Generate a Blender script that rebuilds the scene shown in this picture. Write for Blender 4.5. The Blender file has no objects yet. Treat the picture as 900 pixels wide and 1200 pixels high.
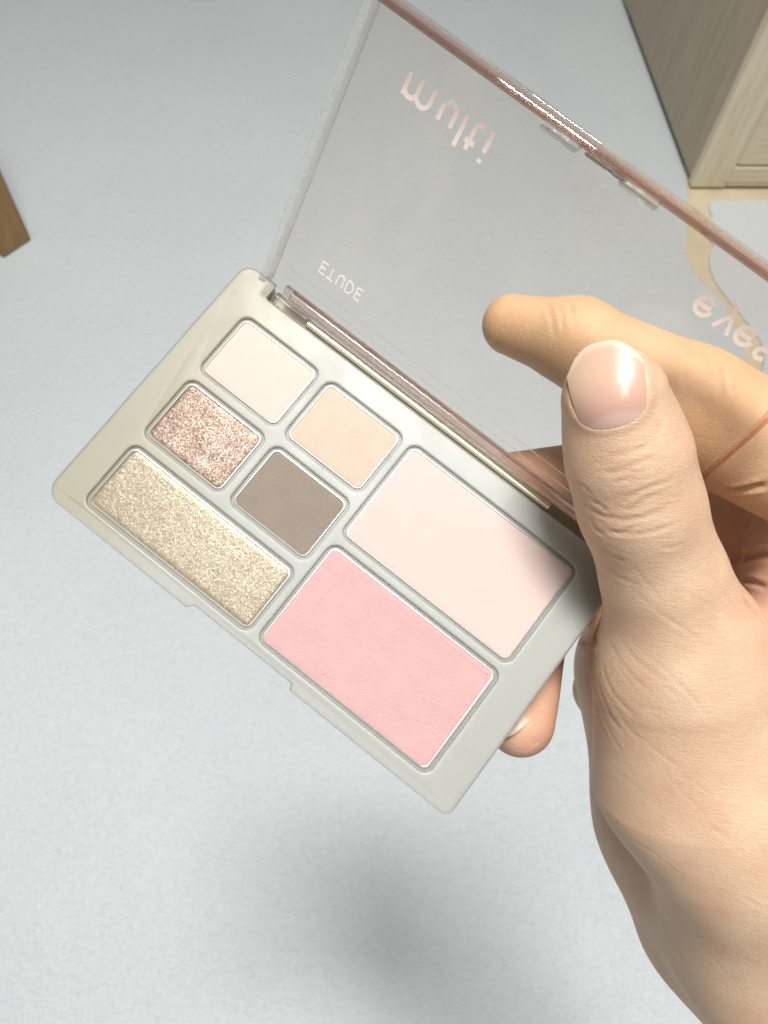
import bpy, bmesh, math, random
import numpy as np
from mathutils import Matrix, Vector
from mathutils.geometry import tessellate_polygon

random.seed(4); RNG = np.random.default_rng(7)
SC = bpy.context.scene; COL = SC.collection
MM = 0.001
F = 900.0; CX, CY = 450.0, 600.0; H = 850.0          # focal length / centre of the photograph, camera height in mm

# ------------------------------------------------------------------ camera, world, lamp, exposure
up = np.array([0.0497, -0.479, -0.876]); up /= np.linalg.norm(up)      # plumb line seen by the camera
Xa = np.array([1.0, 0, 0]) - up * up[0]; Xa /= np.linalg.norm(Xa)
Ya = np.cross(up, Xa)
W = np.stack([Xa, Ya, up])                           # eye axes (right, down, forward) -> room axes

def room(c):                                         # eye mm -> room metres
    c = np.asarray(c, float)
    return (c @ W.T + np.array([0, 0, H])) * MM
def floor_at(px, py, z=0.0):                         # where a sight line meets the floor, metres
    d = W @ np.array([(px - CX) / F, (py - CY) / F, 1.0]); t = (z - H) / d[2]
    return (np.array([0, 0, H]) + d * t) * MM

cam_d = bpy.data.cameras.new("camera"); cam = bpy.data.objects.new("camera", cam_d); COL.objects.link(cam)
m = Matrix.Identity(4)
for i in range(3):
    m[i][0] = W[i, 0]; m[i][1] = -W[i, 1]; m[i][2] = -W[i, 2]
m[2][3] = H * MM
cam.matrix_world = m
cam_d.sensor_fit = 'VERTICAL'; cam_d.sensor_height = 36; cam_d.sensor_width = 27; cam_d.lens = 27
cam_d.clip_start = 0.005; cam_d.clip_end = 60
cam_d.dof.use_dof = True; cam_d.dof.focus_distance = 0.122; cam_d.dof.aperture_fstop = 45
SC.camera = cam

world = bpy.data.worlds.new("World"); SC.world = world; world.use_nodes = True
bg = world.node_tree.nodes["Background"]
bg.inputs[0].default_value = (1.0, 0.955, 0.86, 1); bg.inputs[1].default_value = 0.22

for loc, watts, sx, sy in (((0.02, -0.52, 2.35), 5, .42, .56), ((0.03, 0.16, 2.35), 43, .46, .36)):     # weak unseen lamp added as fill to soften shadows, then the main ceiling lamp
    lamp_d = bpy.data.lights.new("ceiling_or_fill_lamp", 'AREA'); lamp = bpy.data.objects.new("ceiling_or_fill_lamp", lamp_d); COL.objects.link(lamp)
    lamp_d.shape = 'RECTANGLE'; lamp_d.size = sx; lamp_d.size_y = sy; lamp_d.energy = watts; lamp_d.color = (1.0, 0.99, 0.97); lamp.location = loc

SC.view_settings.view_transform = 'Standard'; SC.view_settings.look = 'None'
SC.view_settings.exposure = 0.07; SC.view_settings.gamma = 1.0
SC.cycles.max_bounces = 16; SC.cycles.transmission_bounces = 12; SC.cycles.transparent_max_bounces = 24
SC.cycles.caustics_refractive = True; SC.cycles.blur_glossy = 0.5

# ------------------------------------------------------------------ small helpers
def link(name, me, mat=None, parent=None, mw=None):
    o = bpy.data.objects.new(name, me); COL.objects.link(o)
    if mat: me.materials.append(mat)
    if parent is not None: o.parent = parent
    if mw is not None: o.matrix_world = mw
    return o
def tag(o, label=None, cat=None, group=None, kind=None):
    for k, v in (("label", label), ("category", cat), ("group", group), ("kind", kind)):
        if v: o[k] = v
    return o
def mesh(name, verts, faces, smooth=None):
    me = bpy.data.meshes.new(name)
    me.from_pydata([tuple(map(float, v)) for v in verts], [], [tuple(f) for f in faces]); me.update()
    bm = bmesh.new(); bm.from_mesh(me); bmesh.ops.recalc_face_normals(bm, faces=bm.faces); bm.to_mesh(me); bm.free()
    if smooth is not None:
        me.shade_smooth(); me.set_sharp_from_angle(angle=math.radians(smooth))
    return me
class MB:                                            # a growing mesh
    def __init__(s): s.v = []; s.f = []
    def add(s, vs, fs):
        o = len(s.v); s.v += [tuple(v) for v in vs]; s.f += [tuple(i + o for i in f) for f in fs]; return o
    def loops(s, rows, cap0=True, cap1=True):        # skin a stack of equal loops
        n = len(rows[0]); o = len(s.v)
        for r in rows: s.v += [tuple(p) for p in r]
        for k in range(len(rows) - 1):
            for i in range(n):
                j = (i + 1) % n
                s.f.append((o + k * n + i, o + k * n + j, o + (k + 1) * n + j, o + (k + 1) * n + i))
        if cap0: s.f.append(tuple(range(o, o + n)))
        if cap1: s.f.append(tuple(range(o + (len(rows) - 1) * n, o + len(rows) * n)))
    def box(s, a, b, fn=lambda p: p, bev=0.0):
        (x0, y0, z0), (x1, y1, z1) = a, b
        e = bev
        if e <= 0:
            vs = [(x, y, z) for z in (z0, z1) for y in (y0, y1) for x in (x0, x1)]
            s.add([fn(v) for v in vs], [(0, 2, 3, 1), (4, 5, 7, 6), (0, 1, 5, 4), (2, 6, 7, 3), (0, 4, 6, 2), (1, 3, 7, 5)])
            return
        def ring(d, z): return [fn(p) for p in ((x0 + d + e, y0 + d, z), (x1 - d - e, y0 + d, z), (x1 - d, y0 + d + e, z), (x1 - d, y1 - d - e, z),
                                 (x1 - d - e, y1 - d, z), (x0 + d + e, y1 - d, z), (x0 + d, y1 - d - e, z), (x0 + d, y0 + d + e, z))]
        s.loops([ring(e, z0), ring(0, z0 + e), ring(0, z1 - e), ring(e, z1)])
    def tube(s, a, b, r, n=14, fn=lambda p: p, r2=None):
        a = np.array(a, float); b = np.array(b, float); d = b - a; L = np.linalg.norm(d); d /= L
        q = np.cross(d, [0.3, 0.5, 0.81]); q /= np.linalg.norm(q); w = np.cross(d, q); r2 = r if r2 is None else r2
        def ring(c, rr): return [fn(c + rr * (math.cos(t) * q + math.sin(t) * w)) for t in np.linspace(0, 2 * math.pi, n, endpoint=False)]
        e = min(r * .2, L * .2)
        s.loops([ring(a, r - e), ring(a + d * e, r), ring(b - d * e, r2), ring(b, r2 - e)])
    def build(s, name, mat=None, parent=None, smooth=35, mw=None):
        return link(name, mesh(name, s.v, s.f, smooth), mat, parent, mw)

# ------------------------------------------------------------------ materials
def newmat(name):
    m = bpy.data.materials.new(name); m.use_nodes = True
    nt = m.node_tree; return m, nt, nt.nodes["Principled BSDF"]
def nd(nt, kind, **kw):
    n = nt.nodes.new(kind)
    for k, v in kw.items():
        if k.startswith("i_"): n.inputs[k[2:].replace("_", " ")].default_value = v
        else: setattr(n, k, v)
    return n
def ramp(nt, src, stops):
    r = nt.nodes.new("ShaderNodeValToRGB"); cr = r.color_ramp
    while len(cr.elements) < len(stops): cr.elements.new(0.5)
    for e, (p, c) in zip(cr.elements, stops): e.position = p; e.color = (*c, 1) if len(c) == 3 else c
    nt.links.new(src, r.inputs[0]); return r.outputs[0]
def coords(nt, scale=(1, 1, 1), rot=(0, 0, 0)):
    tc = nt.nodes.new("ShaderNodeTexCoord"); mp = nt.nodes.new("ShaderNodeMapping")
    mp.inputs["Scale"].default_value = scale; mp.inputs["Rotation"].default_value = rot
    nt.links.new(tc.outputs["Object"], mp.inputs[0]); return mp.outputs[0]
def noise(nt, co, scale, detail=3, rough=.55):
    n = nd(nt, "ShaderNodeTexNoise"); n.inputs["Scale"].default_value = scale
    n.inputs["Detail"].default_value = detail; n.inputs["Roughness"].default_value = rough
    nt.links.new(co, n.inputs["Vector"]); return n.outputs["Fac"]
def math_(nt, op, a, b=None):
    n = nd(nt, "ShaderNodeMath", operation=op)
    for k, x in enumerate((a, b)):
        if x is None: continue
        if isinstance(x, (int, float)): n.inputs[k].default_value = x
        else: nt.links.new(x, n.inputs[k])
    return n.outputs[0]
def bump(nt, h, dist, strength=1.0, prev=None):
    b = nd(nt, "ShaderNodeBump"); b.inputs["Strength"].default_value = strength; b.inputs["Distance"].default_value = dist
    nt.links.new(h, b.inputs["Height"])
    if prev is not None: nt.links.new(prev, b.inputs["Normal"])
    return b.outputs[0]

def mat_floor(name, col, tint):
    m, nt, p = newmat(name)
    co = coords(nt, (1, 1, 1)); big = noise(nt, co, 2.2, 3)
    c = ramp(nt, big, [(0.3, tuple(x * .96 for x in col)), (0.7, tint)])
    # woven emboss: short dashes in two directions broken up by a slower noise
    a = noise(nt, coords(nt, (95, 430, 1)), 1.0, 2, .5)
    b = noise(nt, coords(nt, (430, 95, 1)), 1.0, 2, .5)
    sel = math_(nt, 'GREATER_THAN', noise(nt, coords(nt, (9, 9, 1)), 1.0, 3), 0.56)
    mx = nd(nt, "ShaderNodeMix"); nt.links.new(sel, mx.inputs[0]); nt.links.new(a, mx.inputs[2]); nt.links.new(b, mx.inputs[3])
    fine = noise(nt, co, 700, 3)
    hsum = math_(nt, 'ADD', math_(nt, 'ADD', math_(nt, 'MULTIPLY', a, .75), math_(nt, 'MULTIPLY', b, .4)), math_(nt, 'MULTIPLY', fine, .25))
    nt.links.new(bump(nt, hsum, .0036, .8), p.inputs["Normal"])
    spk = math_(nt, 'LESS_THAN', noise(nt, co, 150, 2), 0.27)
    mc = nd(nt, "ShaderNodeMix", data_type='RGBA'); nt.links.new(math_(nt, 'MULTIPLY', spk, .22), mc.inputs[0])
    nt.links.new(c, mc.inputs[6]); mc.inputs[7].default_value = (.32, .3, .26, 1)
    nt.links.new(mc.outputs[2], p.inputs["Base Color"])
    p.inputs["Roughness"].default_value = .42; p.inputs["Specular IOR Level"].default_value = .35
    return m
def mat_wood(name, dark, light, axis=(1, 14, 14), scale=9, rough=.55, rot=(0, 0, 0), bdist=.0006):
    m, nt, p = newmat(name)
    co = coords(nt, axis, rot); g = noise(nt, co, scale, 6, .62); g2 = noise(nt, co, scale * 6, 4, .6)
    s = math_(nt, 'ADD', math_(nt, 'MULTIPLY', g, .65), math_(nt, 'MULTIPLY', g2, .35))
    nt.links.new(ramp(nt, s, [(0.34, dark), (0.62, light)]), p.inputs["Base Color"])
    nt.links.new(bump(nt, s, bdist, .6), p.inputs["Normal"]); p.inputs["Roughness"].default_value = rough
    return m
def mat_plain(name, col, rough=.5, metal=0.0, spec=.5, nz=0.0, nscale=3000, sss=0.0):
    m, nt, p = newmat(name)
    p.inputs["Base Color"].default_value = (*col, 1); p.inputs["Roughness"].default_value = rough
    p.inputs["Metallic"].default_value = metal; p.inputs["Specular IOR Level"].default_value = spec
    if sss:
        p.inputs["Subsurface Weight"].default_value = sss; p.inputs["Subsurface Radius"].default_value = (1, 1, .9)
        p.inputs["Subsurface Scale"].default_value = .005
    if nz: nt.links.new(bump(nt, noise(nt, coords(nt), nscale, 3), nz, .6), p.inputs["Normal"])
    return m
def mat_powder(name, col, var=.05, pit=.0, grain=.00006, spec_amt=0.0, fleck=None, sheen=.2):
    m, nt, p = newmat(name)
    co = coords(nt); n1 = noise(nt, co, 260, 4); n2 = noise(nt, co, 2600, 3, .7)
    c = ramp(nt, n1, [(.3, tuple(x * (1 - var) for x in col)), (.7, tuple(min(1, x * (1 + var)) for x in col))])
    if fleck:
        f = ramp(nt, noise(nt, co, 1900, 2, .8), [(.62, (0, 0, 0)), (.70, (1, 1, 1))])
        mc = nd(nt, "ShaderNodeMix", data_type='RGBA'); nt.links.new(math_(nt, 'MULTIPLY', f, fleck[1]), mc.inputs[0])
        nt.links.new(c, mc.inputs[6]); mc.inputs[7].default_value = (*fleck[0], 1); c = mc.outputs[2]
    nt.links.new(c, p.inputs["Base Color"])
    h = n2
    if pit:
        q = ramp(nt, noise(nt, co, 950, 2, .6), [(.24, (0, 0, 0)), (.36, (1, 1, 1))])
        h = math_(nt, 'ADD', h, math_(nt, 'MULTIPLY', q, pit))
        h = math_(nt, 'ADD', h, math_(nt, 'MULTIPLY', noise(nt, co, 420, 4, .7), pit * 2.2))
    nt.links.new(bump(nt, h, grain * 2.0, .9), p.inputs["Normal"])
    p.inputs["Roughness"].default_value = .8; p.inputs["Specular IOR Level"].default_value = .2
    p.inputs["Sheen Weight"].default_value = sheen
    return m
def mat_glitter(name, cols, scale, tilt, metal, rough, base_mix=.35):
    m, nt, p = newmat(name)
    co = coords(nt)
    def layer(sc):
        v = nd(nt, "ShaderNodeTexVoronoi"); v.inputs["Scale"].default_value = sc; nt.links.new(co, v.inputs["Vector"]); return v
    v = layer(scale); v2 = layer(scale * 1.9)
    mixv = nd(nt, "ShaderNodeMix", data_type='RGBA'); mixv.inputs[0].default_value = .45
    nt.links.new(v.outputs["Color"], mixv.inputs[6]); nt.links.new(v2.outputs["Color"], mixv.inputs[7])
    sep = nd(nt, "ShaderNodeSeparateColor"); nt.links.new(mixv.outputs[2], sep.inputs[0])
    n = math_(nt, 'ADD', math_(nt, 'MULTIPLY', sep.outputs[2], .6), math_(nt, 'MULTIPLY', noise(nt, co, 420, 3), .4))
    nt.links.new(ramp(nt, n, [(.25 + .5 * i / (len(cols) - 1), c) for i, c in enumerate(cols)]), p.inputs["Base Color"])
    geo = nd(nt, "ShaderNodeNewGeometry")
    sub = nd(nt, "ShaderNodeVectorMath", operation='SUBTRACT'); nt.links.new(mixv.outputs[2], sub.inputs[0]); sub.inputs[1].default_value = (.5, .5, .5)
    scl = nd(nt, "ShaderNodeVectorMath", operation='SCALE'); nt.links.new(sub.outputs[0], scl.inputs[0]); scl.inputs["Scale"].default_value = tilt
    add = nd(nt, "ShaderNodeVectorMath", operation='ADD'); nt.links.new(scl.outputs[0], add.inputs[0]); nt.links.new(geo.outputs["Normal"], add.inputs[1])
    nrm = nd(nt, "ShaderNodeVectorMath", operation='NORMALIZE'); nt.links.new(add.outputs[0], nrm.inputs[0])
    nt.links.new(bump(nt, noise(nt, co, 1500, 2), .00008, .5, nrm.outputs[0]), p.inputs["Normal"])
    p.inputs["Metallic"].default_value = metal; p.inputs["Roughness"].default_value = rough
    return m
def mat_clear(name, tint, fres=1.45, rough=.02, smudge=0.0):          # thin clear plastic face: straight see-through + Fresnel gloss
    m, nt, p = newmat(name); nt.nodes.remove(p)
    out = nt.nodes["Material Output"]
    t = nd(nt, "ShaderNodeBsdfTransparent"); t.inputs[0].default_value = (*tint, 1)
    g = nd(nt, "ShaderNodeBsdfGlossy"); g.inputs["Roughness"].default_value = rough; g.inputs[0].default_value = (1, 1, 1, 1)
    lw = nd(nt, "ShaderNodeLayerWeight"); r0 = ((fres - 1) / (fres + 1)) ** 2
    fr = math_(nt, 'ADD', math_(nt, 'MULTIPLY', math_(nt, 'POWER', lw.outputs["Facing"], 5), 1 - r0), r0).node
    mx = nd(nt, "ShaderNodeMixShader"); nt.links.new(fr.outputs[0], mx.inputs[0]); nt.links.new(t.outputs[0], mx.inputs[1]); nt.links.new(g.outputs[0], mx.inputs[2])
    last = mx
    if smudge:
        d = nd(nt, "ShaderNodeBsdfDiffuse"); d.inputs[0].default_value = (.85, .85, .82, 1)
        s = ramp(nt, noise(nt, coords(nt, (75, 26, 40), (0, 0, .5)), 1.0, 5, .65), [(.50, (0, 0, 0)), (.78, (1, 1, 1))])
        dust = ramp(nt, noise(nt, coords(nt), 1300, 2, .6), [(.735, (0, 0, 0)), (.76, (1, 1, 1))]); hair = ramp(nt, noise(nt, coords(nt, (1800, 26, 60), (0, 0, .9)), 1.0, 2, .5), [(.735, (0, 0, 0)), (.76, (1, 1, 1))])
        s = math_(nt, 'ADD', s, math_(nt, 'ADD', math_(nt, 'MULTIPLY', dust, 3.0), math_(nt, 'MULTIPLY', hair, 1.2)))
        m2 = nd(nt, "ShaderNodeMixShader"); nt.links.new(math_(nt, 'MULTIPLY', s, smudge), m2.inputs[0])
        nt.links.new(mx.outputs[0], m2.inputs[1]); nt.links.new(d.outputs[0], m2.inputs[2]); last = m2
    nt.links.new(last.outputs[0], out.inputs[0]); return m
def mat_glass(name, absorb, density, rough=.03, thru=.15):
    m, nt, p = newmat(name)
    p.inputs["Transmission Weight"].default_value = 1; p.inputs["IOR"].default_value = 1.49; p.inputs["Roughness"].default_value = rough
    p.inputs["Base Color"].default_value = (1, .985, .975, 1)
    if thru:
        t = nd(nt, "ShaderNodeBsdfTransparent"); mx = nd(nt, "ShaderNodeMixShader"); mx.inputs[0].default_value = thru
        nt.links.new(p.outputs[0], mx.inputs[1]); nt.links.new(t.outputs[0], mx.inputs[2]); nt.links.new(mx.outputs[0], nt.nodes["Material Output"].inputs[0])
    va = nd(nt, "ShaderNodeVolumeAbsorption"); va.inputs[0].default_value = (*absorb, 1); va.inputs[1].default_value = density
    nt.links.new(va.outputs[0], nt.nodes["Material Output"].inputs["Volume"]); return m

M_FLOOR = mat_floor("floor_vinyl", (.685, .735, .762), (.72, .767, .79))
M_SHEET = mat_floor("sheet_vinyl", (.74, .77, .80), (.77, .80, .83))
M_CREAM = mat_wood("cream_underlay", (.66, .56, .38), (.78, .69, .50), (12, 12, 12), 3, .6)
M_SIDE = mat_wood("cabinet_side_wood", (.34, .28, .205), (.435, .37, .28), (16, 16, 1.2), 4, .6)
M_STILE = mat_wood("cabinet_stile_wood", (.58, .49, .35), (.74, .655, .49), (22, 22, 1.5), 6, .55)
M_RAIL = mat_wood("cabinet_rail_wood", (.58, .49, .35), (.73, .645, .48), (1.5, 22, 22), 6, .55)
M_LEG = mat_wood("brown_leg_wood", (.22, .125, .04), (.31, .185, .065), (10, 10, 1.5), 8, .45)
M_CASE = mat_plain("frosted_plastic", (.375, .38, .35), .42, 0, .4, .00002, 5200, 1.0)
nt_ = M_CASE.node_tree; pb_ = nt_.nodes["Principled BSDF"]
dst = ramp(nt_, noise(nt_, coords(nt_), 1500, 2, .6), [(.715, (0, 0, 0)), (.745, (1, 1, 1))])
mxd = nd(nt_, "ShaderNodeMix", data_type='RGBA'); nt_.links.new(math_(nt_, 'MULTIPLY', dst, .55), mxd.inputs[0]); mxd.inputs[6].default_value = (.375, .38, .352, 1); mxd.inputs[7].default_value = (.56, .47, .38, 1)
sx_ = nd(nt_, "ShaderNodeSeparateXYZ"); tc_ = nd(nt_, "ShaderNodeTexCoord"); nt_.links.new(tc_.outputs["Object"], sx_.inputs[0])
wv_ = math_(nt_, 'ADD', sx_.outputs[0], math_(nt_, 'MULTIPLY', noise(nt_, coords(nt_), 60, 3), .008))      # base colour blends to beige towards low x, with a noisy edge
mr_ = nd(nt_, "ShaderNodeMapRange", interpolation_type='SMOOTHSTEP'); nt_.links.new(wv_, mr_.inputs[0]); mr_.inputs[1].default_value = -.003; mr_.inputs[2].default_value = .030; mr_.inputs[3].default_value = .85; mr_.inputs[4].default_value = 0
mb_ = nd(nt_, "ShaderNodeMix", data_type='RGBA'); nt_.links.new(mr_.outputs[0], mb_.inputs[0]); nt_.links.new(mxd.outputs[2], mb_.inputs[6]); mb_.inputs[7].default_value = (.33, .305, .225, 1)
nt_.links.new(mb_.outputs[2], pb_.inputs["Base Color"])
nt_.links.new(ramp(nt_, noise(nt_, coords(nt_), 90, 4), [(.3, (.36,) * 3), (.7, (.52,) * 3)]), pb_.inputs["Roughness"])
M_RIM = mat_plain("tin_rim_metal", (.62, .60, .57), .38, .85)
M_LID = mat_clear("clear_lid_plastic", (.975, .955, .94), 1.4, .03, .12)
M_WALL = mat_glass("rosy_clear_rim", (.72, .38, .28), 420, .03, .4)
M_CLEARWALL = mat_glass("clear_side_wall", (.92, .92, .9), 6, .03, .55)
M_HINGE = mat_glass("rosy_hinge_plastic", (.80, .50, .40), 200, .05, .3)
M_BARREL = mat_glass("clear_barrel_plastic", (.9, .85, .8), 30, .05, .55)
M_PIN = mat_plain("hinge_pin_metal", (.80, .74, .60), .28, .95)
M_INK = mat_plain("pink_print", (.93, .80, .74), .5)
M_INK2 = mat_plain("pale_print", (.92, .89, .84), .5)

# ------------------------------------------------------------------ setting: floor, bare strip, second sheet
def sheet(name, pts, z0, z1, mat, edge=0.0):
    rows = []
    lo = [(x, y, z0) for x, y in pts]; hi = [(x, y, z1) for x, y in pts]
    mb = MB(); n = len(pts); mb.add(lo + hi, [(i, (i + 1) % n, n + (i + 1) % n, n + i) for i in range(n)])
    tri = tessellate_polygon([[Vector((x, y, 0)) for x, y in pts]])
    mb.f += [tuple(n + i for i in t) for t in tri]
    return tag(mb.build(name, mat, smooth=25), kind="structure")
mb = MB(); mb.add([(-6, -6, 0), (6, -6, 0), (6, 6, 0), (-6, 6, 0)], [(0, 1, 2, 3)])
tag(mb.build("floor", M_FLOOR, smooth=None), kind="structure")

cream = [(804, 210), (804.5, 228), (806, 248), (806, 268), (803.5, 295), (809, 310), (818, 326), (828, 335), (838, 344), (847, 353), (853, 364),
         (858, 380), (866, 398), (876, 425), (884, 446), (905, 470), (930, 490), (930, 420), (905, 350), (905, 300), (960, 244), (960, 206)]
sheet("bare_floor_strip", [tuple(floor_at(*p)[:2]) for p in cream], -.001, .0009, M_CREAM)
edge_px = [(960, 237.5), (900, 237), (860, 237.2), (838, 237.6), (830, 240), (830, 247), (834, 256), (829, 263), (822.5, 269), (828, 279), (836.5, 290), (832.5, 294), (831, 299),
           (830, 307), (830.6, 315), (835, 328), (841, 338), (847, 346), (853, 354), (859, 361), (867, 371), (874, 380), (882, 389), (888, 398), (892, 408),
           (893.6, 416), (893, 430), (891, 443), (895, 470), (910, 500), (1010, 560)]
pts = [tuple(floor_at(*p)[:2]) for p in edge_px] + [(1.6, .40), (1.6, 1.15)]
sheet("loose_floor_sheet", pts, .0016, .0042, M_SHEET)

# ------------------------------------------------------------------ cabinet and furniture leg
c0 = floor_at(805, 215); ang = math.radians(3.4)
cab = bpy.data.objects.new("cabinet", None); COL.objects.link(cab); cab.location = (c0[0], c0[1], .001); cab.rotation_euler = (0, 0, ang)
tag(cab, "pale oak cabinet with framed panel door standing at the upper right", "cabinet")
def front_px(px, py):                                # sight line -> cabinet front plane, local x/z metres
    R2 = np.array([[math.cos(ang), -math.sin(ang), 0], [math.sin(ang), math.cos(ang), 0], [0, 0, 1]])
    d = W @ np.array([(px - CX) / F, (py - CY) / F, 1.0]); o = np.array([0, 0, H * MM]); nrm = R2[:, 1]
    t = ((c0 - o) @ nrm) / (d @ nrm); q = R2.T @ (o + d * t - np.array([c0[0], c0[1], .001])); return q[0], q[2]
gx, gz = front_px(859, 188)
CW, CD, CH, LIFT = .46, .55, .62, .005
def part(name, a, b, mat, bev=.0012, parent=cab):
    mb = MB(); mb.box(a, b, bev=bev); return mb.build(name, mat, parent)
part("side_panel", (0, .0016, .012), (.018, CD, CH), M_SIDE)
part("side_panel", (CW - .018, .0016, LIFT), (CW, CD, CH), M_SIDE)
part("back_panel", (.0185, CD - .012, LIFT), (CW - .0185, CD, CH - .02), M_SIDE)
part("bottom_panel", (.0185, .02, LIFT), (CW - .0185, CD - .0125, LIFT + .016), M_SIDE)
part("top_panel", (-.004, -.006, CH + .0005), (CW + .004, CD + .004, CH + .022), M_RAIL)
part("stile", (-.0006, -.018, LIFT), (gx - .0012, 0, CH), M_STILE, .0016)
part("stile", (CW - gx + .0012, -.018, LIFT), (CW + .0006, 0, CH), M_STILE, .0016)
part("bottom_rail", (gx - .0008, -.0176, LIFT + .002), (CW - gx + .0008, 0, gz - .0012), M_RAIL, .0014)
part("top_rail", (gx - .0008, -.0176, CH - gz), (CW - gx + .0008, 0, CH - .0004), M_RAIL, .0014)
dp = part("door_panel", (gx + .001, -.0150, gz + .001), (CW - gx - .001, -.0015, CH - gz - .001), M_RAIL, .003)
for k in range(4):
    part("foot", (.004 + (CW - .044) * (k % 2), .012 + (CD - .07) * (k // 2), -.001), (.034 + (CW - .044) * (k % 2), .042 + (CD - .07) * (k // 2), LIFT + .0002), M_SIDE, .001)
mb = MB(); mb.box((.05, -.0182, LIFT + .009), (.16, -.0168, LIFT + .0108)); mb.build("rail_groove", M_SIDE, cab)

q0, q1 = floor_at(38, 282), floor_at(5, 304)
leg_dir = math.atan2(q0[1] - q1[1], q0[0] - q1[0]); LW = float(np.linalg.norm(q0 - q1))
leg = bpy.data.objects.new("furniture_leg", None); COL.objects.link(leg); leg.location = (q1[0], q1[1], 0); leg.rotation_euler = (0, 0, leg_dir)
tag(leg, "square brown wooden furniture leg on the pale floor at the left edge", "furniture leg")
def lm(p):
    t = p[2] / .42; return (p[0] - .0 + (-.004 * (1 - t) if p[0] < LW / 2 else .004 * (1 - t) * 0), p[1], p[2])
mb = MB(); mb.box((0, 0, .004), (LW, .032, .42), bev=.0022); mb.build("post", M_LEG, leg)
mb = MB(); mb.box((.004, .004, 0), (LW - .004, .028, .0042), bev=.001); mb.build("glide", M_PIN and mat_plain("felt_glide", (.55, .5, .45), .9), leg)

# ------------------------------------------------------------------ palette frame
PR = np.array([[0.7874, -0.6152, -0.0382], [0.6128, 0.7746, 0.1565], [-0.0667, -0.1466, 0.9869]])
PT = np.array([-24.32, -34.21, 134.99])
pal = bpy.data.objects.new("makeup_palette", None); COL.objects.link(pal)
ax = W @ PR; o = room(PT); m = Matrix.Identity(4)
for i in range(3):
    m[i][0] = ax[i, 0]; m[i][1] = -ax[i, 1]; m[i][2] = -ax[i, 2]; m[i][3] = o[i]
pal.matrix_world = m
tag(pal, "open makeup palette with seven powder pans and a clear hinged lid held in the hand", "makeup palette")
bpy.context.view_layer.update()
def P(u, v, h=0.0): return (u * MM, -v * MM, h * MM)

def rpoly(pts, rad, n=6):                            # polygon with rounded corners, in palette u,v
    out = []; N = len(pts)
    for i in range(N):
        p = np.array(pts[i], float); a = np.array(pts[i - 1], float); b = np.array(pts[(i + 1) % N], float)
        r = rad[i] if hasattr(rad, "__len__") else rad
        da = (a - p) / np.linalg.norm(a - p); db = (b - p) / np.linalg.norm(b - p)
        half = math.acos(max(-1, min(1, da @ db))) / 2; t = r / math.tan(half); s = p + da * t; e = p + db * t
        c = p + (da + db) / np.linalg.norm(da + db) * r / math.sin(half)
        a0 = math.atan2(*(s - c)[::-1]); a1 = math.atan2(*(e - c)[::-1]); dlt = (a1 - a0 + math.pi) % (2 * math.pi) - math.pi
        out += [tuple(c + r * np.array([math.cos(a0 + dlt * k / n), math.sin(a0 + dlt * k / n)])) for k in range(n + 1)]
    return np.array(out)
def offset(loop, d):                                 # positive = outwards for a clockwise-in-uv (u right, v down) loop
    nx = np.roll(loop, -1, 0) - loop; pv = loop - np.roll(loop, 1, 0)
    def nrm(e):
        l = np.linalg.norm(e, axis=1, keepdims=True); e = e / np.maximum(l, 1e-9); return np.stack([e[:, 1], -e[:, 0]], 1)
    a, b = nrm(nx), nrm(pv); s = a + b; s /= np.linalg.norm(s, axis=1, keepdims=True)
    cosv = np.clip((s * a).sum(1, keepdims=True), .6, 1); return loop + s * d / cosv
def rrect(u0, u1, v0, v1, r, n=6): return rpoly([(u0, v0), (u1, v0), (u1, v1), (u0, v1)], r, n)
def at_h(loop, h): return [P(u, v, h) for u, v in loop]

PANS = [  # u0 u1 v0 v1
    (0, 16.22, 0, 12.07), (18.9, 34.76, 0, 12.07), (0, 16.22, 14.77, 26.82), (18.9, 34.76, 14.77, 26.82),
    (0, 34.76, 29.59, 41.76), (37.3, 72, -.1, 19.39), (37.3, 72, 21.91, 41.55)]
# --- case body
outline = rpoly([(-6.5, -8.2), (.5, -8.2), (.5, -5.1), (76.6, -5.1), (76.6, -8.2), (79.1, -8.2), (79.1, 45.05), (46.4, 45.05), (45.9, 44.0), (25.4, 44.0), (24.6, 45.05), (-6.5, 45.05)],
                [2.4, .4, .3, .3, .4, 1.2, 1.5, .25, .25, .25, .25, 3.0], 5)
mb = MB(); n = len(outline)
rows = [(0, 0), (0, -.2), (-.02, -.11), (-.06, -.05), (-.11, -.015), (-.2, 0)]
body = [(offset(outline, -2.4), -8.6), (offset(outline, -1.7), -8.45), (offset(outline, -1.2), -8.0), (offset(outline, -1.0), -7.6)] + \
       [(offset(outline, d), h) for h, d in rows[1:]]
mb.loops([at_h(l, h) for l, h in body], True, False)
caps = [offset(outline, -.2)]
offs = [len(mb.v) - n]
for (u0, u1, v0, v1) in PANS:
    g = .58; L0 = rrect(u0 - g, u1 + g, v0 - g, v1 + g, 1.9)
    st = [(offset(L0, .26), 0), (offset(L0, .10), -.05), (offset(L0, .02), -.16), (L0, -.28), (L0, -.72)]
    base = len(mb.v); k = len(L0)
    mb.loops([at_h(l, h) for l, h in st], False, True)
    caps.append(st[0][0]); offs.append(base)
idx = [o_ + i for o_, l in zip(offs, caps) for i in range(len(l))]
tri = tessellate_polygon([[Vector((u, v, 0)) for u, v in l] for l in caps])
mb.f += [tuple(idx[i] for i in t) for t in tri]
mb.build("base_case", M_CASE, pal, 9)
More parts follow.
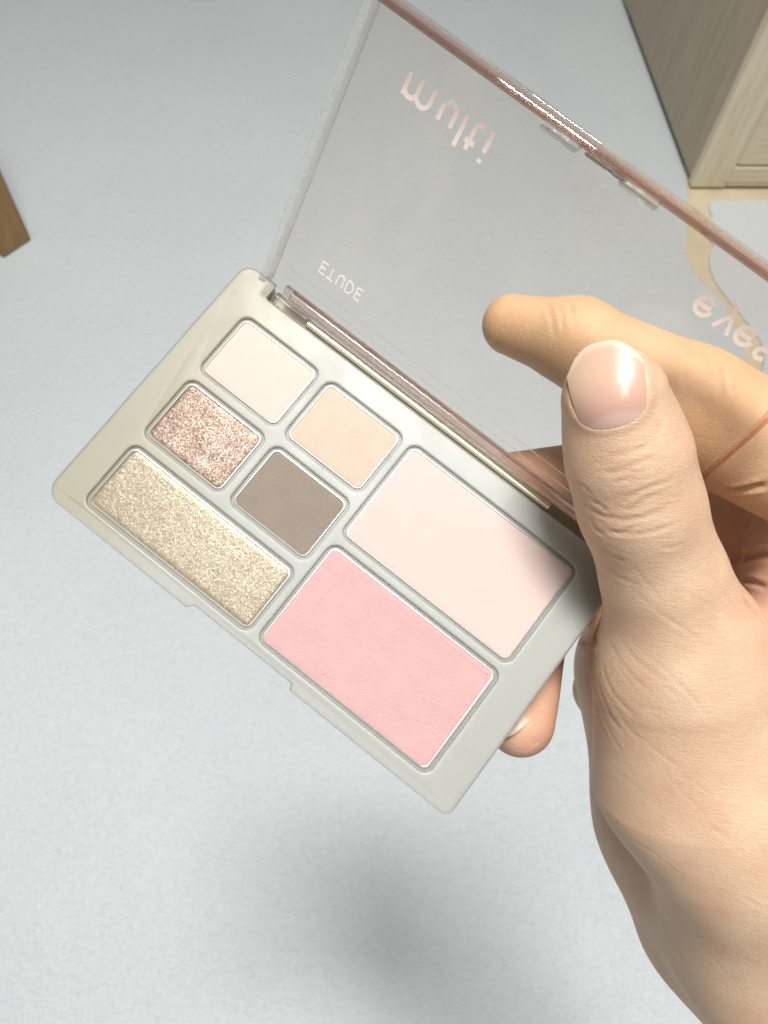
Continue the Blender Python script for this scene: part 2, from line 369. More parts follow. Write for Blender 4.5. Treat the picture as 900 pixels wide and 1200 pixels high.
# --- pans
POW = [("ivory_powder", mat_powder("ivory_powder", (.53, .46, .405), .015, 0, .00004), "pale ivory matte powder"),
       ("cream_powder", mat_powder("cream_powder", (.50, .405, .325), .03, .25, .00006, fleck=((.64, .56, .46), .5)), "cream beige powder"),
       ("glitter_powder", mat_glitter("rose_glitter", [(.115, .074, .053), (.18, .122, .09), (.24, .168, .126), (.46, .36, .285)], 5000, .42, .3, .42), "rose gold glitter"),
       ("taupe_powder", mat_powder("taupe_powder", (.225, .187, .152), .05, .1, .00006, fleck=((.40, .33, .27), .35)), "taupe brown powder"),
       ("gold_powder", mat_glitter("gold_shimmer", [(.20, .16, .108), (.24, .198, .14), (.275, .235, .17), (.36, .315, .235)], 6600, .28, .32, .40), "champagne gold shimmer"),
       ("blush_powder", mat_powder("pale_pink_powder", (.55, .435, .40), .012, 0, .00003), "very pale pink powder"),
       ("blush_powder", mat_powder("rose_pink_powder", (.515, .318, .312), .04, .55, .00007, fleck=((.62, .42, .41), .35)), "rose pink powder")]
PLAB = ["tin pan of ivory powder", "tin pan of cream beige powder", "tin pan of rose gold glitter", "tin pan of taupe powder",
        "long tin pan of champagne gold shimmer", "large tin pan of very pale pink powder", "large tin pan of rose pink blush"]
for k, (u0, u1, v0, v1) in enumerate(PANS):
    L0 = rrect(u0, u1, v0, v1, 1.25)
    mb = MB()
    mb.loops([at_h(l, h) for l, h in ((offset(L0, -.1), -.71), (L0, -.70), (L0, -.52), (offset(L0, -.07), -.42), (offset(L0, -.20), -.40), (offset(L0, -.27), -.48), (offset(L0, -.29), -.69))])
    pan = mb.build("pan", M_RIM, pal, 40); pan["label"] = PLAB[k]
    L1 = offset(L0, -.31)
    if k == 6:                                       # the blush has shrunk away from one edge of its tin
        L1 = L1.copy(); far = L1[:, 0] > u0 + 5
        L1[far, 0] -= .16 * np.clip((L1[far, 0] - u0 - 5) / 20, 0, 1) + .10 * np.sin(L1[far, 1] * 3.1)
    cen = L1.mean(0); rr = [L1]
    rows = [(L1, -.70), (L1, -.62), (offset(L1, -.12), -.56), (offset(L1, -.4), -.52), (offset(L1, -.9), -.50)]
    mb = MB(); mb.loops([at_h(l, h) for l, h in rows], True, False)
    kk = len(L1); t_ = tessellate_polygon([[Vector((a, b, 0)) for a, b in rows[-1][0]]]); mb.f += [tuple(4 * kk + i for i in t) for t in t_]
    pw = mb.build(POW[k][0], POW[k][1], pan, 60); pw["label"] = POW[k][2]
# --- hinge on the case
mb = MB(); mb.box((.62 * MM, 5.12 * MM, -6.0 * MM), (76.5 * MM, 8.1 * MM, -2.6 * MM), bev=.0003); mb.build("hinge_trough", mat_plain("trough_plastic", (.30, .27, .20), .35, 0, .5), pal)
for a, b in ((1.0, 8.6), (62.5, 76.2)):
    mb = MB(); mb.tube(P(a, -6.5, -1.45), P(b, -6.5, -1.45), .00125, 20); mb.build("hinge_barrel", M_BARREL, pal)
mb = MB(); mb.tube(P(8.65, -6.35, -1.7), P(62.4, -6.35, -1.7), .00075, 16); mb.build("hinge_pin", M_PIN, pal)

# --- lid: local frame (u along the hinge, w away from it, t towards its inner side)
TH = math.radians(128.9); VH = -7.7; LU0, LU1, LW_, WALL = -1.7, 76.35, 48.9, 3.2
def Q(u, w, t=0.0):
    v = VH + w * math.cos(TH) + t * math.sin(TH) * 1.0
    h = w * math.sin(TH) - t * math.cos(TH)
    return P(u, v, h)
LO = rpoly([(LU0, 0), (LU1, 0), (LU1, LW_), (LU0, LW_)], [.6, .6, 1.2, 1.2], 5)
def qa(l, t): return [Q(u, w, t) for u, w in l]
mb = MB(); mb.loops([qa(offset(LO, -.15), -1.2), qa(LO, -1.05), qa(LO, -.1), qa(offset(LO, -.1), 0)])
lid = mb.build("lid", M_LID, pal, 30); lid["label"] = "clear tinted lid with pale lettering, swung open"
# rim: three walls as one U-shaped rosy clear strip
th = 1.25
for (a0, a1, b0, b1), mt, lb in (((LU0 + .02, LU0 + th, 1.2, LW_ - .03), M_CLEARWALL, "clear colourless side wall"), ((LU1 - .65, LU1 - .02, 1.2, LW_ - .03), M_WALL, None),
                                 ((LU0 + th + .01, LU1 - th - .01, LW_ - 1.0, LW_ - .03), M_WALL, None)):
    mb = MB(); mb.box((a0, b0, .02), (a1, b1, WALL), lambda p: Q(*p), .14); ow = mb.build("rim", mt, lid, 30)
    if lb: ow["label"] = lb
mb = MB(); mb.tube(Q(4, .9, .5), Q(73, .9, .5), .0009, 14); mb.build("hinge_rail", M_HINGE, lid)
mb = MB(); mb.box((2.5, -.35, .05), (74.5, 2.1, .9), lambda p: Q(*p), .15); mb.build("hinge_flange", M_HINGE, lid)
for w0 in (3.1, 5.0):
    mb = MB(); mb.box((1.5, w0, .02), (74.0, w0 + .22, .16), lambda p: Q(*p), .05); mb.build("ridge", M_CLEARWALL, lid)
for a, b, w0, w1, t1 in ((27.6, 33.6, 47.0, 48.1, 3.9), (34.4, 41.0, 47.3, 48.1, 3.2), (40.2, 46.3, 47.0, 48.1, 3.9)):
    mb = MB(); mb.box((a, w0, 1.6), (b, w1, t1), lambda p: Q(*p), .3); mb.build("latch_tab", M_BARREL, lid)

# --- printed lettering, on the outer face of the lid, read from outside (up = towards the hinge)
def arc(cx, cy, r, a0, a1, n=12, ry=None):
    ry = ry or r; return [(cx + r * math.cos(math.radians(a)), cy + ry * math.sin(math.radians(a))) for a in np.linspace(a0, a1, n)]
def glyph(ch):                                       # strokes in x-heights, baseline 0, x-height 1; returns strokes, advance
    if ch == "m": return [[(0, 0), (0, 1)], arc(.34, .62, .34, 180, 0) + [(.68, 0)], [(.68, .62)] + arc(1.06, .62, .38, 180, 0)[1:] + [(1.44, 0)]], 1.44
    if ch == "u": return [[(0, 1), (0, .40)] + arc(.36, .40, .36, 180, 360)[1:], [(.72, 1), (.72, 0)]], .72
    if ch == "l": return [[(0, 0), (0, 1.55)]], 0
    if ch == "t": return [[(.16, 1.35), (.16, .32)] + arc(.42, .32, .26, 180, 300), [(-.1, .98), (.46, .98)]], .55
    if ch == "i": return [[(0, 0), (0, 1)], [(0, 1.32), (0, 1.5)]], 0
    if ch == "e": return [[(.13, .5), (.83, .5)], arc(.48, .5, .44, 6, 322, 26)], .96
    if ch == "y": return [[(0, 1), (.42, .06)], [(.84, 1), (.28, -.42), (.02, -.46)]], .84
    if ch == "s": return [[(.62, .86)] + arc(.34, .74, .26, 60, 270, 12) + arc(.34, .24, .26, 90, -130, 14)], .66
    if ch == "E": return [[(.52, 1), (0, 1), (0, 0), (.52, 0)], [(0, .5), (.46, .5)]], .55
    if ch == "T": return [[(-.02, 1), (.62, 1)], [(.3, 1), (.3, 0)]], .6
    if ch == "U": return [[(0, 1), (0, .32)] + arc(.29, .32, .29, 180, 360, 10) + [(.58, 1)]], .58
    if ch == "D": return [[(0, 0), (0, 1), (.2, 1)] + arc(.2, .5, .42, 90, -90, 12, .5) + [(0, 0)]], .62
def word(parent, text, spots, base, size, wid, mat, lab):
    mb = MB()
    for ch, u0 in zip(text, spots):
        for st in glyph(ch)[0]:
            p = np.array(st, float) * size
            d = np.gradient(p, axis=0) if len(p) > 2 else np.repeat(p[1:] - p[:1], 2, 0)
            if len(p) == 2: p = p.copy()
            d /= np.linalg.norm(d, axis=1, keepdims=True); q = np.stack([-d[:, 1], d[:, 0]], 1) * wid / 2
            L = np.concatenate([p + q, (p - q)]); k = len(p)
            tz = .09 + .012 * random.random()
            vs = [Q(u0 + x, base - y, tz) for x, y in L] + [Q(u0 + x, base - y, tz - .05) for x, y in L]
            fs = []
            for i in range(k - 1):
                fs += [(i, i + 1, k + i + 1, k + i), (2 * k + i, 3 * k + i, 3 * k + i + 1, 2 * k + i + 1), (i, 2 * k + i, 2 * k + i + 1, i + 1), (k + i, k + i + 1, 3 * k + i + 1, 3 * k + i)]
            mb.add(vs, fs)
    o_ = mb.build("lettering", mat, parent, None); o_["label"] = lab
word(lid, "multi", [7.5, 13.75, 17.55, 18.85, 21.95], 42.2, 3.0, .68, M_INK, "large pale pink printed word near the free edge")
word(lid, "eyes", [58.1, 61.9, 64.9, 68.4], 41.4, 2.75, .62, M_INK, "pale pink printed word above the index finger")
word(lid, "ETUDE", [6.75, 8.3, 10.3, 12.2, 14.2], 9.95, 2.1, .26, M_INK2, "small pale printed capital letters near the hinge")

# ------------------------------------------------------------------ hand: one continuous surface from a distance field, eye mm
def px(x, y, z): return np.array([(x - CX) * z / F, (y - CY) * z / F, z])
THB = dict(tip=px(720, 468, 107), ip=px(749, 590, 114), mcp=px(806, 765, 127), cmc=px(875, 965, 134))
IDX = dict(tip=px(600, 381, 143), dip=px(676, 400, 138), pip=px(806, 480, 128), mcp=px(1075, 610, 130))
MID = dict(tip=px(600, 566, 158), dip=px(690, 560, 163), pip=px(800, 590, 165), mcp=np.array([92., 4, 149]))
RNG_ = dict(tip=px(609, 846, 141), dip=px(622, 735, 156), pip=px(700, 650, 172), mcp=np.array([90., 15, 166]))
PKY = dict(tip=np.array([55., 52, 172]), dip=np.array([53., 43, 186]), pip=np.array([62., 30, 192]), mcp=np.array([84., 27, 182]))
WR = px(912, 1062, 150); EL = WR + np.array([62., 108, 14])

def cone(p, a, b, ra, rb):
    ab = b - a; t = np.clip(((p - a) @ ab) / (ab @ ab), 0, 1)
    return np.linalg.norm(p - a - t[:, None] * ab, axis=1) - (ra + (rb - ra) * t)
def ell(p, c, r, axes=None):
    q = p - c
    if axes is not None: q = q @ axes
    k = np.linalg.norm(q / r, axis=1); k2 = np.linalg.norm(q / (np.array(r) ** 2), axis=1)
    return k * (k - 1) / np.maximum(k2, 1e-6)
def smin(a, b, k):
    h = np.clip(.5 + .5 * (b - a) / k, 0, 1); return b + (a - b) * h - k * h * (1 - h)
def chain(p, pts, rad, k=3.0):
    d = None
    for i in range(len(pts) - 1):
        c = cone(p, pts[i], pts[i + 1], rad[i], rad[i + 1]); d = c if d is None else smin(d, c, k)
    return d
def hand_sdf(p):
    p = p.astype(np.float64)
    thumb = chain(p, [THB["tip"], THB["tip"] * .45 + THB["ip"] * .55, THB["ip"], THB["ip"] * .5 + THB["mcp"] * .5, THB["mcp"]], [7.3, 8.4, 8.7, 9.2, 11.3], 2.5)
    thumb = smin(thumb, ell(p, THB["tip"] * .8 + THB["ip"] * .2 + np.array([.5, .5, 1.5]), (7.5, 7.6, 6.3)), 2)
    palm = chain(p, [THB["mcp"], THB["cmc"], WR + np.array([-3., 2, -8])], [12.0, 17.0, 17.5], 8)
    palm = smin(palm, cone(p, px(789, 800, 129), px(806, 905, 134), 13.2, 16.5), 6)
    palm = smin(palm, cone(p, WR, EL, 21.5, 31), 14)
    palm = smin(palm, cone(p, WR + np.array([6., 4, 14]), EL + np.array([6., 0, 14]), 19, 30), 10)
    palm = smin(palm, cone(p, px(782, 790, 165), px(808, 955, 166), 19.5, 18.5), 5)
    palm = smin(palm, cone(p, px(808, 955, 166), px(845, 1070, 166), 18.5, 18.5), 8)               # hypothenar side
    palm = smin(palm, cone(p, np.array([82., 8, 140]), WR + np.array([8., -8, 6]), 15, 18), 8)
    palm = smin(palm, cone(p, np.array([84., 14, 162]), WR + np.array([8., -4, 16]), 15, 18), 8)
    palm = smin(palm, cone(p, IDX["mcp"] + np.array([-2., 6, 6]), THB["mcp"] + np.array([14., 12, 10]), 9, 12), 7)   # web
    palm = smin(palm, cone(p, IDX["mcp"], PKY["mcp"], 11, 10), 6)
    d = smin(thumb, palm, 7)
    idx = chain(p, [IDX["tip"], IDX["dip"], IDX["pip"], IDX["mcp"]], [5.6, 7.6, 10.1, 11.5], 2.5)
    mid = chain(p, [MID["tip"], MID["dip"], MID["pip"], MID["mcp"]], [6.4, 7.6, 9.2, 11.0], 2.5)
    rng = chain(p, [RNG_["tip"], RNG_["dip"], RNG_["pip"], RNG_["mcp"]], [6.3, 7.5, 9.0, 10.5], 2.5)
    pky = chain(p, [PKY["tip"], PKY["dip"], PKY["pip"], PKY["mcp"]], [5.6, 6.5, 7.6, 9.5], 2.5)
    fing = smin(smin(smin(idx, mid, 1.0), rng, 1.0), pky, 1.0)
    return smin(d, fing, 3.0)

def surface_nets(f, lo, hi, h):
    lo = np.array(lo, float); n = np.ceil((np.array(hi) - lo) / h).astype(int) + 1
    B = 8                                             # coarse pass decides which blocks are evaluated finely
    D = np.full(n, 1e3, np.float32)
    nb = (n + B - 1) // B
    g = np.stack(np.meshgrid(*[np.arange(k) for k in nb], indexing='ij'), -1).reshape(-1, 3)
    c = lo + (g * B + B / 2) * h; dc = f(c); rad = B * h * .87 * 1.35 + 1.5
    sgn = dc < 0
    for bi, dv in zip(g[dc < -rad], dc[dc < -rad]):
        s = bi * B; D[s[0]:s[0] + B, s[1]:s[1] + B, s[2]:s[2] + B] = -1e3
    act = g[np.abs(dc) <= rad]
    off = np.stack(np.meshgrid(*[np.arange(B)] * 3, indexing='ij'), -1).reshape(-1, 3)
    for k in range(0, len(act), 400):
        ii = (act[k:k + 400, None, :] * B + off[None]).reshape(-1, 3); ok = (ii < n).all(1); ii = ii[ok]
        D[ii[:, 0], ii[:, 1], ii[:, 2]] = f(lo + ii * h)
    S = D < 0
    cs = [(i, j, k) for i in (0, 1) for j in (0, 1) for k in (0, 1)]
    def sl(a, c): return a[c[0]:a.shape[0] - 1 + c[0], c[1]:a.shape[1] - 1 + c[1], c[2]:a.shape[2] - 1 + c[2]]
    cnt = sum(sl(S, c).astype(np.int8) for c in cs); cell = (cnt > 0) & (cnt < 8)
    ci = np.argwhere(cell); ids = np.full(cell.shape, -1, np.int32); ids[tuple(ci.T)] = np.arange(len(ci))
    acc = np.zeros((len(ci), 3)); num = np.zeros(len(ci))
    for a in cs:
        for ax_ in range(3):
            if a[ax_]: continue
            b = list(a); b[ax_] = 1
            da = D[tuple((ci + a).T)].astype(float); db = D[tuple((ci + b).T)].astype(float); x = (da < 0) != (db < 0)
            t = np.where(x, da / np.where(x, da - db, 1), 0); pos = np.array(a, float) + 0 * ci; pos[:, ax_] += t
            acc += pos * x[:, None]; num += x
    V = lo + (ci + acc / num[:, None]) * h
    faces = []
    for ax_ in range(3):
        o1, o2 = [(1, 2), (2, 0), (0, 1)][ax_]
        a = np.argwhere(np.take(S, range(S.shape[ax_] - 1), ax_) != np.take(S, range(1, S.shape[ax_]), ax_))
        a = a[(a[:, o1] > 0) & (a[:, o2] > 0) & (a[:, o1] < S.shape[o1] - 1) & (a[:, o2] < S.shape[o2] - 1)]
        e1 = np.zeros(3, int); e1[o1] = 1; e2 = np.zeros(3, int); e2[o2] = 1
        q = np.stack([ids[tuple((a - e1 - e2).T)], ids[tuple((a - e2).T)], ids[tuple(a.T)], ids[tuple((a - e1).T)]], 1)
        fl = ~S[tuple(a.T)]; q[fl] = q[fl][:, ::-1]; faces.append(q)
    return V, np.concatenate(faces)
def grad(f, p, e=.15):
    g = np.stack([f(p + e * np.eye(3)[i]) - f(p - e * np.eye(3)[i]) for i in range(3)], 1); return g / np.maximum(np.linalg.norm(g, axis=1, keepdims=True), 1e-9)
def settle(f, p, n=2):
    for _ in range(n): p = p - f(p)[:, None] * grad(f, p)
    return p
def trace(f, pxs):                                   # sight lines -> points on the skin
    d = np.array([[(x - CX) / F, (y - CY) / F, 1.0] for x, y in pxs]); d /= np.linalg.norm(d, axis=1, keepdims=True)
    t = np.full(len(d), 80.0)
    for _ in range(90): t += np.minimum(f(d * t[:, None]), 6) * .8
    return d * t[:, None], t < 230

V, Fq = surface_nets(hand_sdf, (10, -60, 88), (150, 178, 216), .9)
me = bpy.data.meshes.new("tmp"); me.from_pydata(V.tolist(), [], Fq.tolist())
o_ = bpy.data.objects.new("tmp", me); COL.objects.link(o_)
sm = o_.modifiers.new("s", 'SUBSURF'); sm.levels = 1; sm.render_levels = 1; sm.subdivision_type = 'CATMULL_CLARK'
dg = bpy.context.evaluated_depsgraph_get(); me2 = bpy.data.meshes.new_from_object(o_.evaluated_get(dg))
bpy.data.objects.remove(o_); bpy.data.meshes.remove(me)
nv = len(me2.vertices); V = np.empty(nv * 3); me2.vertices.foreach_get("co", V); V = V.reshape(-1, 3)
V = settle(hand_sdf, V, 1); N = grad(hand_sdf, V)

# nails -------------------------------------------------------------------------------------------
def unit(v): return v / np.linalg.norm(v)
def nail_frame(tip, base, dors):
    a = unit(tip - base); d = unit(dors - a * (dors @ a)); return a, d, np.cross(a, d)
NAILS = [dict(c=THB["tip"], base=THB["ip"], dors=np.array([-.50, -.2, -1.0]), s0=-0.9, s1=8.9, half=5.05, R=7.0, lift=.15, fold=.12),
         dict(c=RNG_["tip"], base=RNG_["dip"], dors=np.array([-.62, .0, -.80]), s0=-4.4, s1=6.0, half=4.6, R=5.6, lift=.5, fold=.0, dent=.15)]
def nail_skin(nl, l, s):                             # place (l across, s along) on the skin, by walking in from the dorsal side
    a, d, w = nail_frame(nl["c"], nl["base"], nl["dors"])
    p0 = nl["c"] + a * s[:, None] + w * l[:, None] + d * 16; t = np.zeros(len(l))
    for _ in range(60): t += np.clip(hand_sdf(p0 - d * t[:, None]), -2, 4) * .8
    return p0 - d * t[:, None], d
disp = np.zeros(nv); tint = np.zeros(nv)
for nl in NAILS:
    a, d, w = nail_frame(nl["c"], nl["base"], nl["dors"])
    q = V - nl["c"]; s = q @ a; l = q @ w; top = (N @ d) > -.1
    near = (np.linalg.norm(q, axis=1) < 16) & top
    x = l / nl["half"]; mid = (nl["s0"] + nl["s1"]) / 2; hl = (nl["s1"] - nl["s0"]) / 2
    y = (s - mid) / hl
    # rounded-rectangle distance in nail units, open at the free edge
    rr = np.where(y < 0, (np.abs(x) ** 3 + np.abs(y) ** 3) ** (1 / 3), np.abs(x))
    inside = np.clip((1 - rr) / .10, 0, 1); fade = np.clip((.75 - y) / .5, 0, 1); inside *= np.clip((1.1 - y) / .3, 0, 1); ring = np.exp(-((rr - 1.10) / .10) ** 2) * fade
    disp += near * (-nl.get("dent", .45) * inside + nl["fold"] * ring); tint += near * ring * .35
# creases -----------------------------------------------------------------------------------------
CR = [  # (depth mm, width mm, pixels)
    (.16, .36, [(676, 583), (690, 596), (708, 606), (730, 610), (752, 607), (775, 600), (795, 589)]),
    (.13, .34, [(690, 583), (702, 592), (713, 601)]), (.15, .30, [(727, 592), (741, 580), (760, 572), (780, 566), (795, 556)]),
    (.16, .34, [(700, 552), (716, 553), (738, 547), (756, 539), (774, 536)]), (.12, .32, [(708, 535), (726, 533), (748, 528), (764, 521)]),
    (.14, .34, [(700, 617), (722, 625), (746, 627), (772, 622), (798, 610)]), (.12, .36, [(690, 607), (697, 620), (712, 632)]),
    (.10, .32, [(720, 565), (735, 562), (748, 560)]), (.10, .32, [(735, 600), (748, 592), (760, 583), (772, 582)]),
    (.12, .32, [(672, 565), (684, 570), (694, 580)]), (.10, .4, [(700, 640), (716, 652), (735, 660)]), (.09, .4, [(706, 662), (724, 676), (744, 684)]),
    (.10, .4, [(770, 512), (772, 500), (765, 492)]),
    # folds at the root of the thumb
    (0.084, .45, [(704, 772), (709, 794), (718, 812), (732, 828), (748, 842)]), (0.096, .5, [(699, 796), (706, 818), (717, 842), (731, 860)]),
    (0.072, .4, [(711, 746), (724, 772), (742, 794), (766, 814)]), (0.072, .45, [(696, 824), (703, 850), (715, 872)]), (0.060, .4, [(726, 750), (744, 772), (770, 792), (792, 804)]),
    (0.060, .4, [(722, 832), (736, 852), (754, 870)]), (0.054, .35, [(714, 764), (730, 790), (746, 808)]), (0.060, .4, [(706, 840), (716, 862), (730, 884)]),
    # palm side, right edge
    (.8, .6, [(846, 573), (862, 575), (880, 572), (900, 567)]), (.9, .7, [(856, 655), (866, 654), (882, 651), (905, 647)]),
    (.5, .5, [(866, 679), (880, 682), (900, 688)]), (.5, .6, [(872, 703), (882, 712), (896, 728)]),
    # index finger, seen through the lid
    (.12, .5, [(640, 352), (647, 372), (651, 398)]), (.08, .45, [(652, 351), (658, 370), (660, 392)]), (.12, .4, [(668, 353), (672, 372)]),
    (.22, .5, [(842, 424), (850, 444), (853, 468)]), (.16, .5, [(822, 410), (832, 432), (836, 455)]), (.14, .45, [(804, 402), (812, 424)]),
    # dark side
    (.6, .7, [(676, 752), (690, 755), (700, 752)]),
]
def densify(pl, step=1.0):
    pl = np.array(pl, float); out = []
    for a, b in zip(pl[:-1], pl[1:]):
        k = max(2, int(np.linalg.norm(b - a) / 2)); out += [a + (b - a) * t for t in np.linspace(0, 1, k, endpoint=False)]
    return np.array(out + [pl[-1]])
for _ in range(46):                                  # fine diagonal skin lines over thumb root and wrist
    x0, y0 = RNG.uniform(705, 905), RNG.uniform(640, 1150); L = RNG.uniform(25, 90); a = math.radians(RNG.normal(36, 9))
    ts = np.linspace(0, 1, 5); CR.append((RNG.uniform(.02, .06), RNG.uniform(.22, .36), [(x0 + L * t * math.cos(a), y0 + L * t * math.sin(a) + 3 * math.sin(3 * t + _)) for t in ts]))
for _ in range(44):                                  # crosswise lines over the thumb joint
    x0, y0 = RNG.uniform(682, 780), RNG.uniform(515, 655); L = RNG.uniform(14, 46); a = math.radians(RNG.normal(4 if x0 < 725 else -14, 12)); k_ = RNG.uniform(-4, 7)
    CR.append((RNG.uniform(.02, .07), RNG.uniform(.2, .32), [(x0 + L * t * math.cos(a), y0 + L * t * math.sin(a) + k_ * math.sin(3.14 * t)) for t in np.linspace(0, 1, 5)]))
vis = N[:, 2] < .35
for dep, wid, pl in CR:
    pts = densify(pl); w3, ok = trace(hand_sdf, pts); w3 = w3[ok]
    if len(w3) < 2: continue
    tt = np.linspace(0, 1, len(w3)); amp = np.clip(np.sin(np.pi * np.clip(tt, .02, .98)) * 1.6, 0, 1)
    box = (V > w3.min(0) - 4).all(1) & (V < w3.max(0) + 4).all(1) & vis; ii = np.where(box)[0]
    if not len(ii): continue
    best = np.full(len(ii), 1e9); am = np.zeros(len(ii))
    for q, a_ in zip(w3, amp):
        dd = ((V[ii] - q) ** 2).sum(1); b = dd < best; best[b] = dd[b]; am[b] = a_
    r2 = best / wid ** 2
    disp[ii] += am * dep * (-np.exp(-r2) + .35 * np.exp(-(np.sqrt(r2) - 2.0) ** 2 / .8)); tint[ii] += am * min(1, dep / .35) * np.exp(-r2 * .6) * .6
V = V + N * disp[:, None]
# soft unevenness of flesh
def wob(p, s, seed):
    r = np.random.default_rng(seed); o = np.zeros(len(p))
    for _ in range(6):
        k = unit(r.normal(size=3)) * s * r.uniform(.6, 1.4); o += np.sin(p @ k + r.uniform(0, 6.3))
    return o / 6
V = V + N * (wob(V, .22, 1) * .28 + wob(V, .55, 2) * .07)[:, None]
# redder skin where blood shows: fingertips, joints, palm
red = np.zeros(nv)
for c, r, k in ((RNG_["tip"], 12, .65), (IDX["tip"], 9, .35), (THB["ip"], 12, .18), (np.array([75., 2, 140]), 26, .75), (px(705, 800, 140), 10, .5), (MID["tip"], 20, .6), (THB["tip"], 9, .25),
                (px(780, 850, 165), 30, .4)):
    red += k * np.exp(-((V - c) ** 2).sum(1) / r ** 2)
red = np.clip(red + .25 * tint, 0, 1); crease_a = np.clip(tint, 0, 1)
me2.vertices.foreach_set("co", room(V).ravel()); me2.name = "person"
sal = np.zeros(nv)
for c, rad in ((IDX["tip"], 11), (IDX["dip"], 13), (IDX["pip"], 17), (IDX["pip"] * .6 + IDX["mcp"] * .4, 16)):
    sal = np.maximum(sal, np.exp(-((V - c) ** 2).sum(1) / rad ** 2))
sal *= V[:, 2] > THB["tip"][2] + 8
for nm, arr in (("blush", red), ("crease", crease_a), ("sallow", sal)):
    at = me2.attributes.new(nm, 'FLOAT', 'POINT'); at.data.foreach_set("value", arr.astype(np.float32))
me2.shade_smooth(); me2.update()

ms, nt, p = newmat("skin")
co = coords(nt); ab = nd(nt, "ShaderNodeAttribute", attribute_name="blush"); ac = nd(nt, "ShaderNodeAttribute", attribute_name="crease")
mott = noise(nt, co, 140, 4, .6)
c1 = ramp(nt, mott, [(.3, (.59, .40, .262)), (.7, (.655, .485, .332))])
blot = ramp(nt, noise(nt, coords(nt), 75, 4, .65), [(.42, (0, 0, 0)), (.68, (1, 1, 1))]); dots = ramp(nt, noise(nt, coords(nt), 1100, 2, .6), [(.56, (0, 0, 0)), (.72, (1, 1, 1))])
redm = math_(nt, 'ADD', math_(nt, 'MULTIPLY', ab.outputs["Fac"], .85), math_(nt, 'ADD', math_(nt, 'MULTIPLY', blot, .26), math_(nt, 'MULTIPLY', dots, .10)))
mx = nd(nt, "ShaderNodeMix", data_type='RGBA'); nt.links.new(math_(nt, 'MINIMUM', redm, 1.0), mx.inputs[0]); nt.links.new(c1, mx.inputs[6]); mx.inputs[7].default_value = (.56, .27, .19, 1)
asl = nd(nt, "ShaderNodeAttribute", attribute_name="sallow"); mz = nd(nt, "ShaderNodeMix", data_type='RGBA')
nt.links.new(math_(nt, 'MULTIPLY', asl.outputs["Fac"], .6), mz.inputs[0]); nt.links.new(mx.outputs[2], mz.inputs[6]); mz.inputs[7].default_value = (.68, .44, .20, 1)
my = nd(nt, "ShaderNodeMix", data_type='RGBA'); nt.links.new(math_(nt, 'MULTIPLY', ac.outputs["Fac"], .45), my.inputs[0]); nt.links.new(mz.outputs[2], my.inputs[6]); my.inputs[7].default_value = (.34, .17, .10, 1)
nt.links.new(my.outputs[2], p.inputs["Base Color"])
lines = noise(nt, coords(nt, (330, 2300, 2300), (0, 0, -.75)), 1.0, 3, .6)
cells = nd(nt, "ShaderNodeTexVoronoi", feature='DISTANCE_TO_EDGE'); cells.inputs["Scale"].default_value = 2300; nt.links.new(co, cells.inputs["Vector"])
hh = math_(nt, 'ADD', math_(nt, 'MULTIPLY', lines, 1.0), math_(nt, 'MULTIPLY', math_(nt, 'MINIMUM', cells.outputs[0], .25), 1.2))
nt.links.new(bump(nt, hh, .00014, .6), p.inputs["Normal"])
p.inputs["Roughness"].default_value = .5; p.inputs["Specular IOR Level"].default_value = .4
p.inputs["Subsurface Weight"].default_value = .28; p.inputs["Subsurface Radius"].default_value = (1.0, .40, .22); p.inputs["Subsurface Scale"].default_value = .0022
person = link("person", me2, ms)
tag(person, "bare right hand and forearm gripping the palette, thumb in front and fingers curled behind", "person")

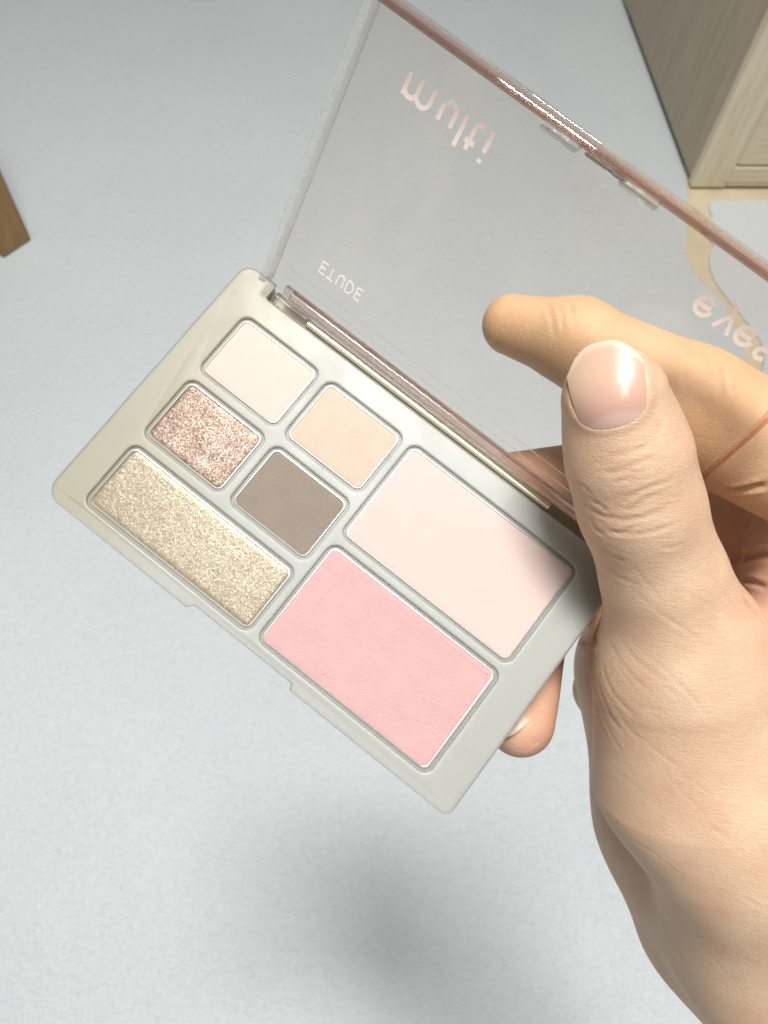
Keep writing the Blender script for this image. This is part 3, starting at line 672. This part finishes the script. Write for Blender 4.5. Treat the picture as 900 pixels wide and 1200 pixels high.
mn, nt, p = newmat("fingernail")
vc = nd(nt, "ShaderNodeVertexColor", layer_name="nail"); nt.links.new(vc.outputs[0], p.inputs["Base Color"])
p.inputs["Roughness"].default_value = .32; p.inputs["Coat Weight"].default_value = .6; p.inputs["Coat Roughness"].default_value = .10
p.inputs["Subsurface Weight"].default_value = .2; p.inputs["Subsurface Scale"].default_value = .001
nt.links.new(bump(nt, noise(nt, coords(nt, (700, 700, 700)), 1.0, 2), .00004, .5), p.inputs["Normal"])
for nl in NAILS:
    G = 34; xs = np.linspace(-1, 1, G); ys = np.linspace(0, 1, G); X, Y = np.meshgrid(xs, ys, indexing='ij'); X = X.ravel(); Y = Y.ravel()
    lo = nl["s0"] + (1 - (1 - np.abs(X) ** 3) ** (1 / 3)) * 3.6 * .9; hi = nl["s1"] - 3.3 * np.abs(X) ** 2.7
    s = lo + (hi - lo) * Y; l = X * nl["half"] * (1 - .05 * (1 - Y))
    a, d, w = nail_frame(nl["c"], nl["base"], nl["dors"])
    # smooth nail plate: arc of radius R across, gently curved along
    sr = np.linspace(nl["s0"] - .5, nl["s1"] - 3.2, 9); ref, _ = nail_skin(nl, np.zeros(9), sr); hs = (ref - nl["c"]) @ d + .022 * np.maximum(sr - nl["s0"] - 2.5, 0) ** 2
    co_ = np.polyfit(sr, hs, 2); sc_ = np.minimum(s, sr[-1]); slope = 2 * co_[0] * sr[-1] + co_[1]
    hgt = np.polyval(co_, sc_) + max(0, (hs - np.polyval(co_, sr)).max()) + np.maximum(s - sr[-1], 0) * slope - .022 * np.maximum(s - nl["s0"] - 2.5, 0) ** 2
    arcd = nl["R"] - np.sqrt(np.maximum(nl["R"] ** 2 - l ** 2, .5))
    top = nl["c"] + a * s[:, None] + w * l[:, None] + d * (hgt - arcd + nl["lift"] - .22)[:, None]
    bot = top - d * .45
    vs = room(np.concatenate([top, bot])); fs = []; k = G * G
    for i in range(G - 1):
        for j in range(G - 1):
            q = (i * G + j, (i + 1) * G + j, (i + 1) * G + j + 1, i * G + j + 1); fs += [q, tuple(k + z for z in q[::-1])]
    per = [i * G for i in range(G)] + [(G - 1) * G + j for j in range(1, G)] + [i * G + G - 1 for i in range(G - 2, -1, -1)] + [j for j in range(G - 2, 0, -1)]
    fs += [(per[i], per[(i + 1) % len(per)], k + per[(i + 1) % len(per)], k + per[i]) for i in range(len(per))]
    me = mesh("fingernail", vs, fs, 50)
    pink = np.array([.555, .335, .265]); pale = np.array([.60, .42, .295]); lun = np.array([.61, .435, .37]); tipc = np.array([.68, .57, .43])
    yy = Y + .06 * X ** 2
    wl = .8 * np.clip((.24 - yy - .25 * np.abs(X - .1) ** 2) / .08, 0, 1)[:, None]; wt = .75 * np.clip((yy - .93) / .06, 0, 1)[:, None]; wp = np.clip((Y - .25) / .45, 0, 1)[:, None] * np.clip(.6 - X * .5, 0, 1)[:, None]
    c = pink * (1 - wp) + pale * wp; c = c * (1 - wl) + lun * wl; c = c * (1 - wt) + tipc * wt
    ca = me.color_attributes.new("nail", 'FLOAT_COLOR', 'POINT'); cc = np.ones((2 * k, 4), np.float32); cc[:k, :3] = c; cc[k:, :3] = c
    ca.data.foreach_set("color", cc.ravel())
    link("fingernail", me, mn, person)
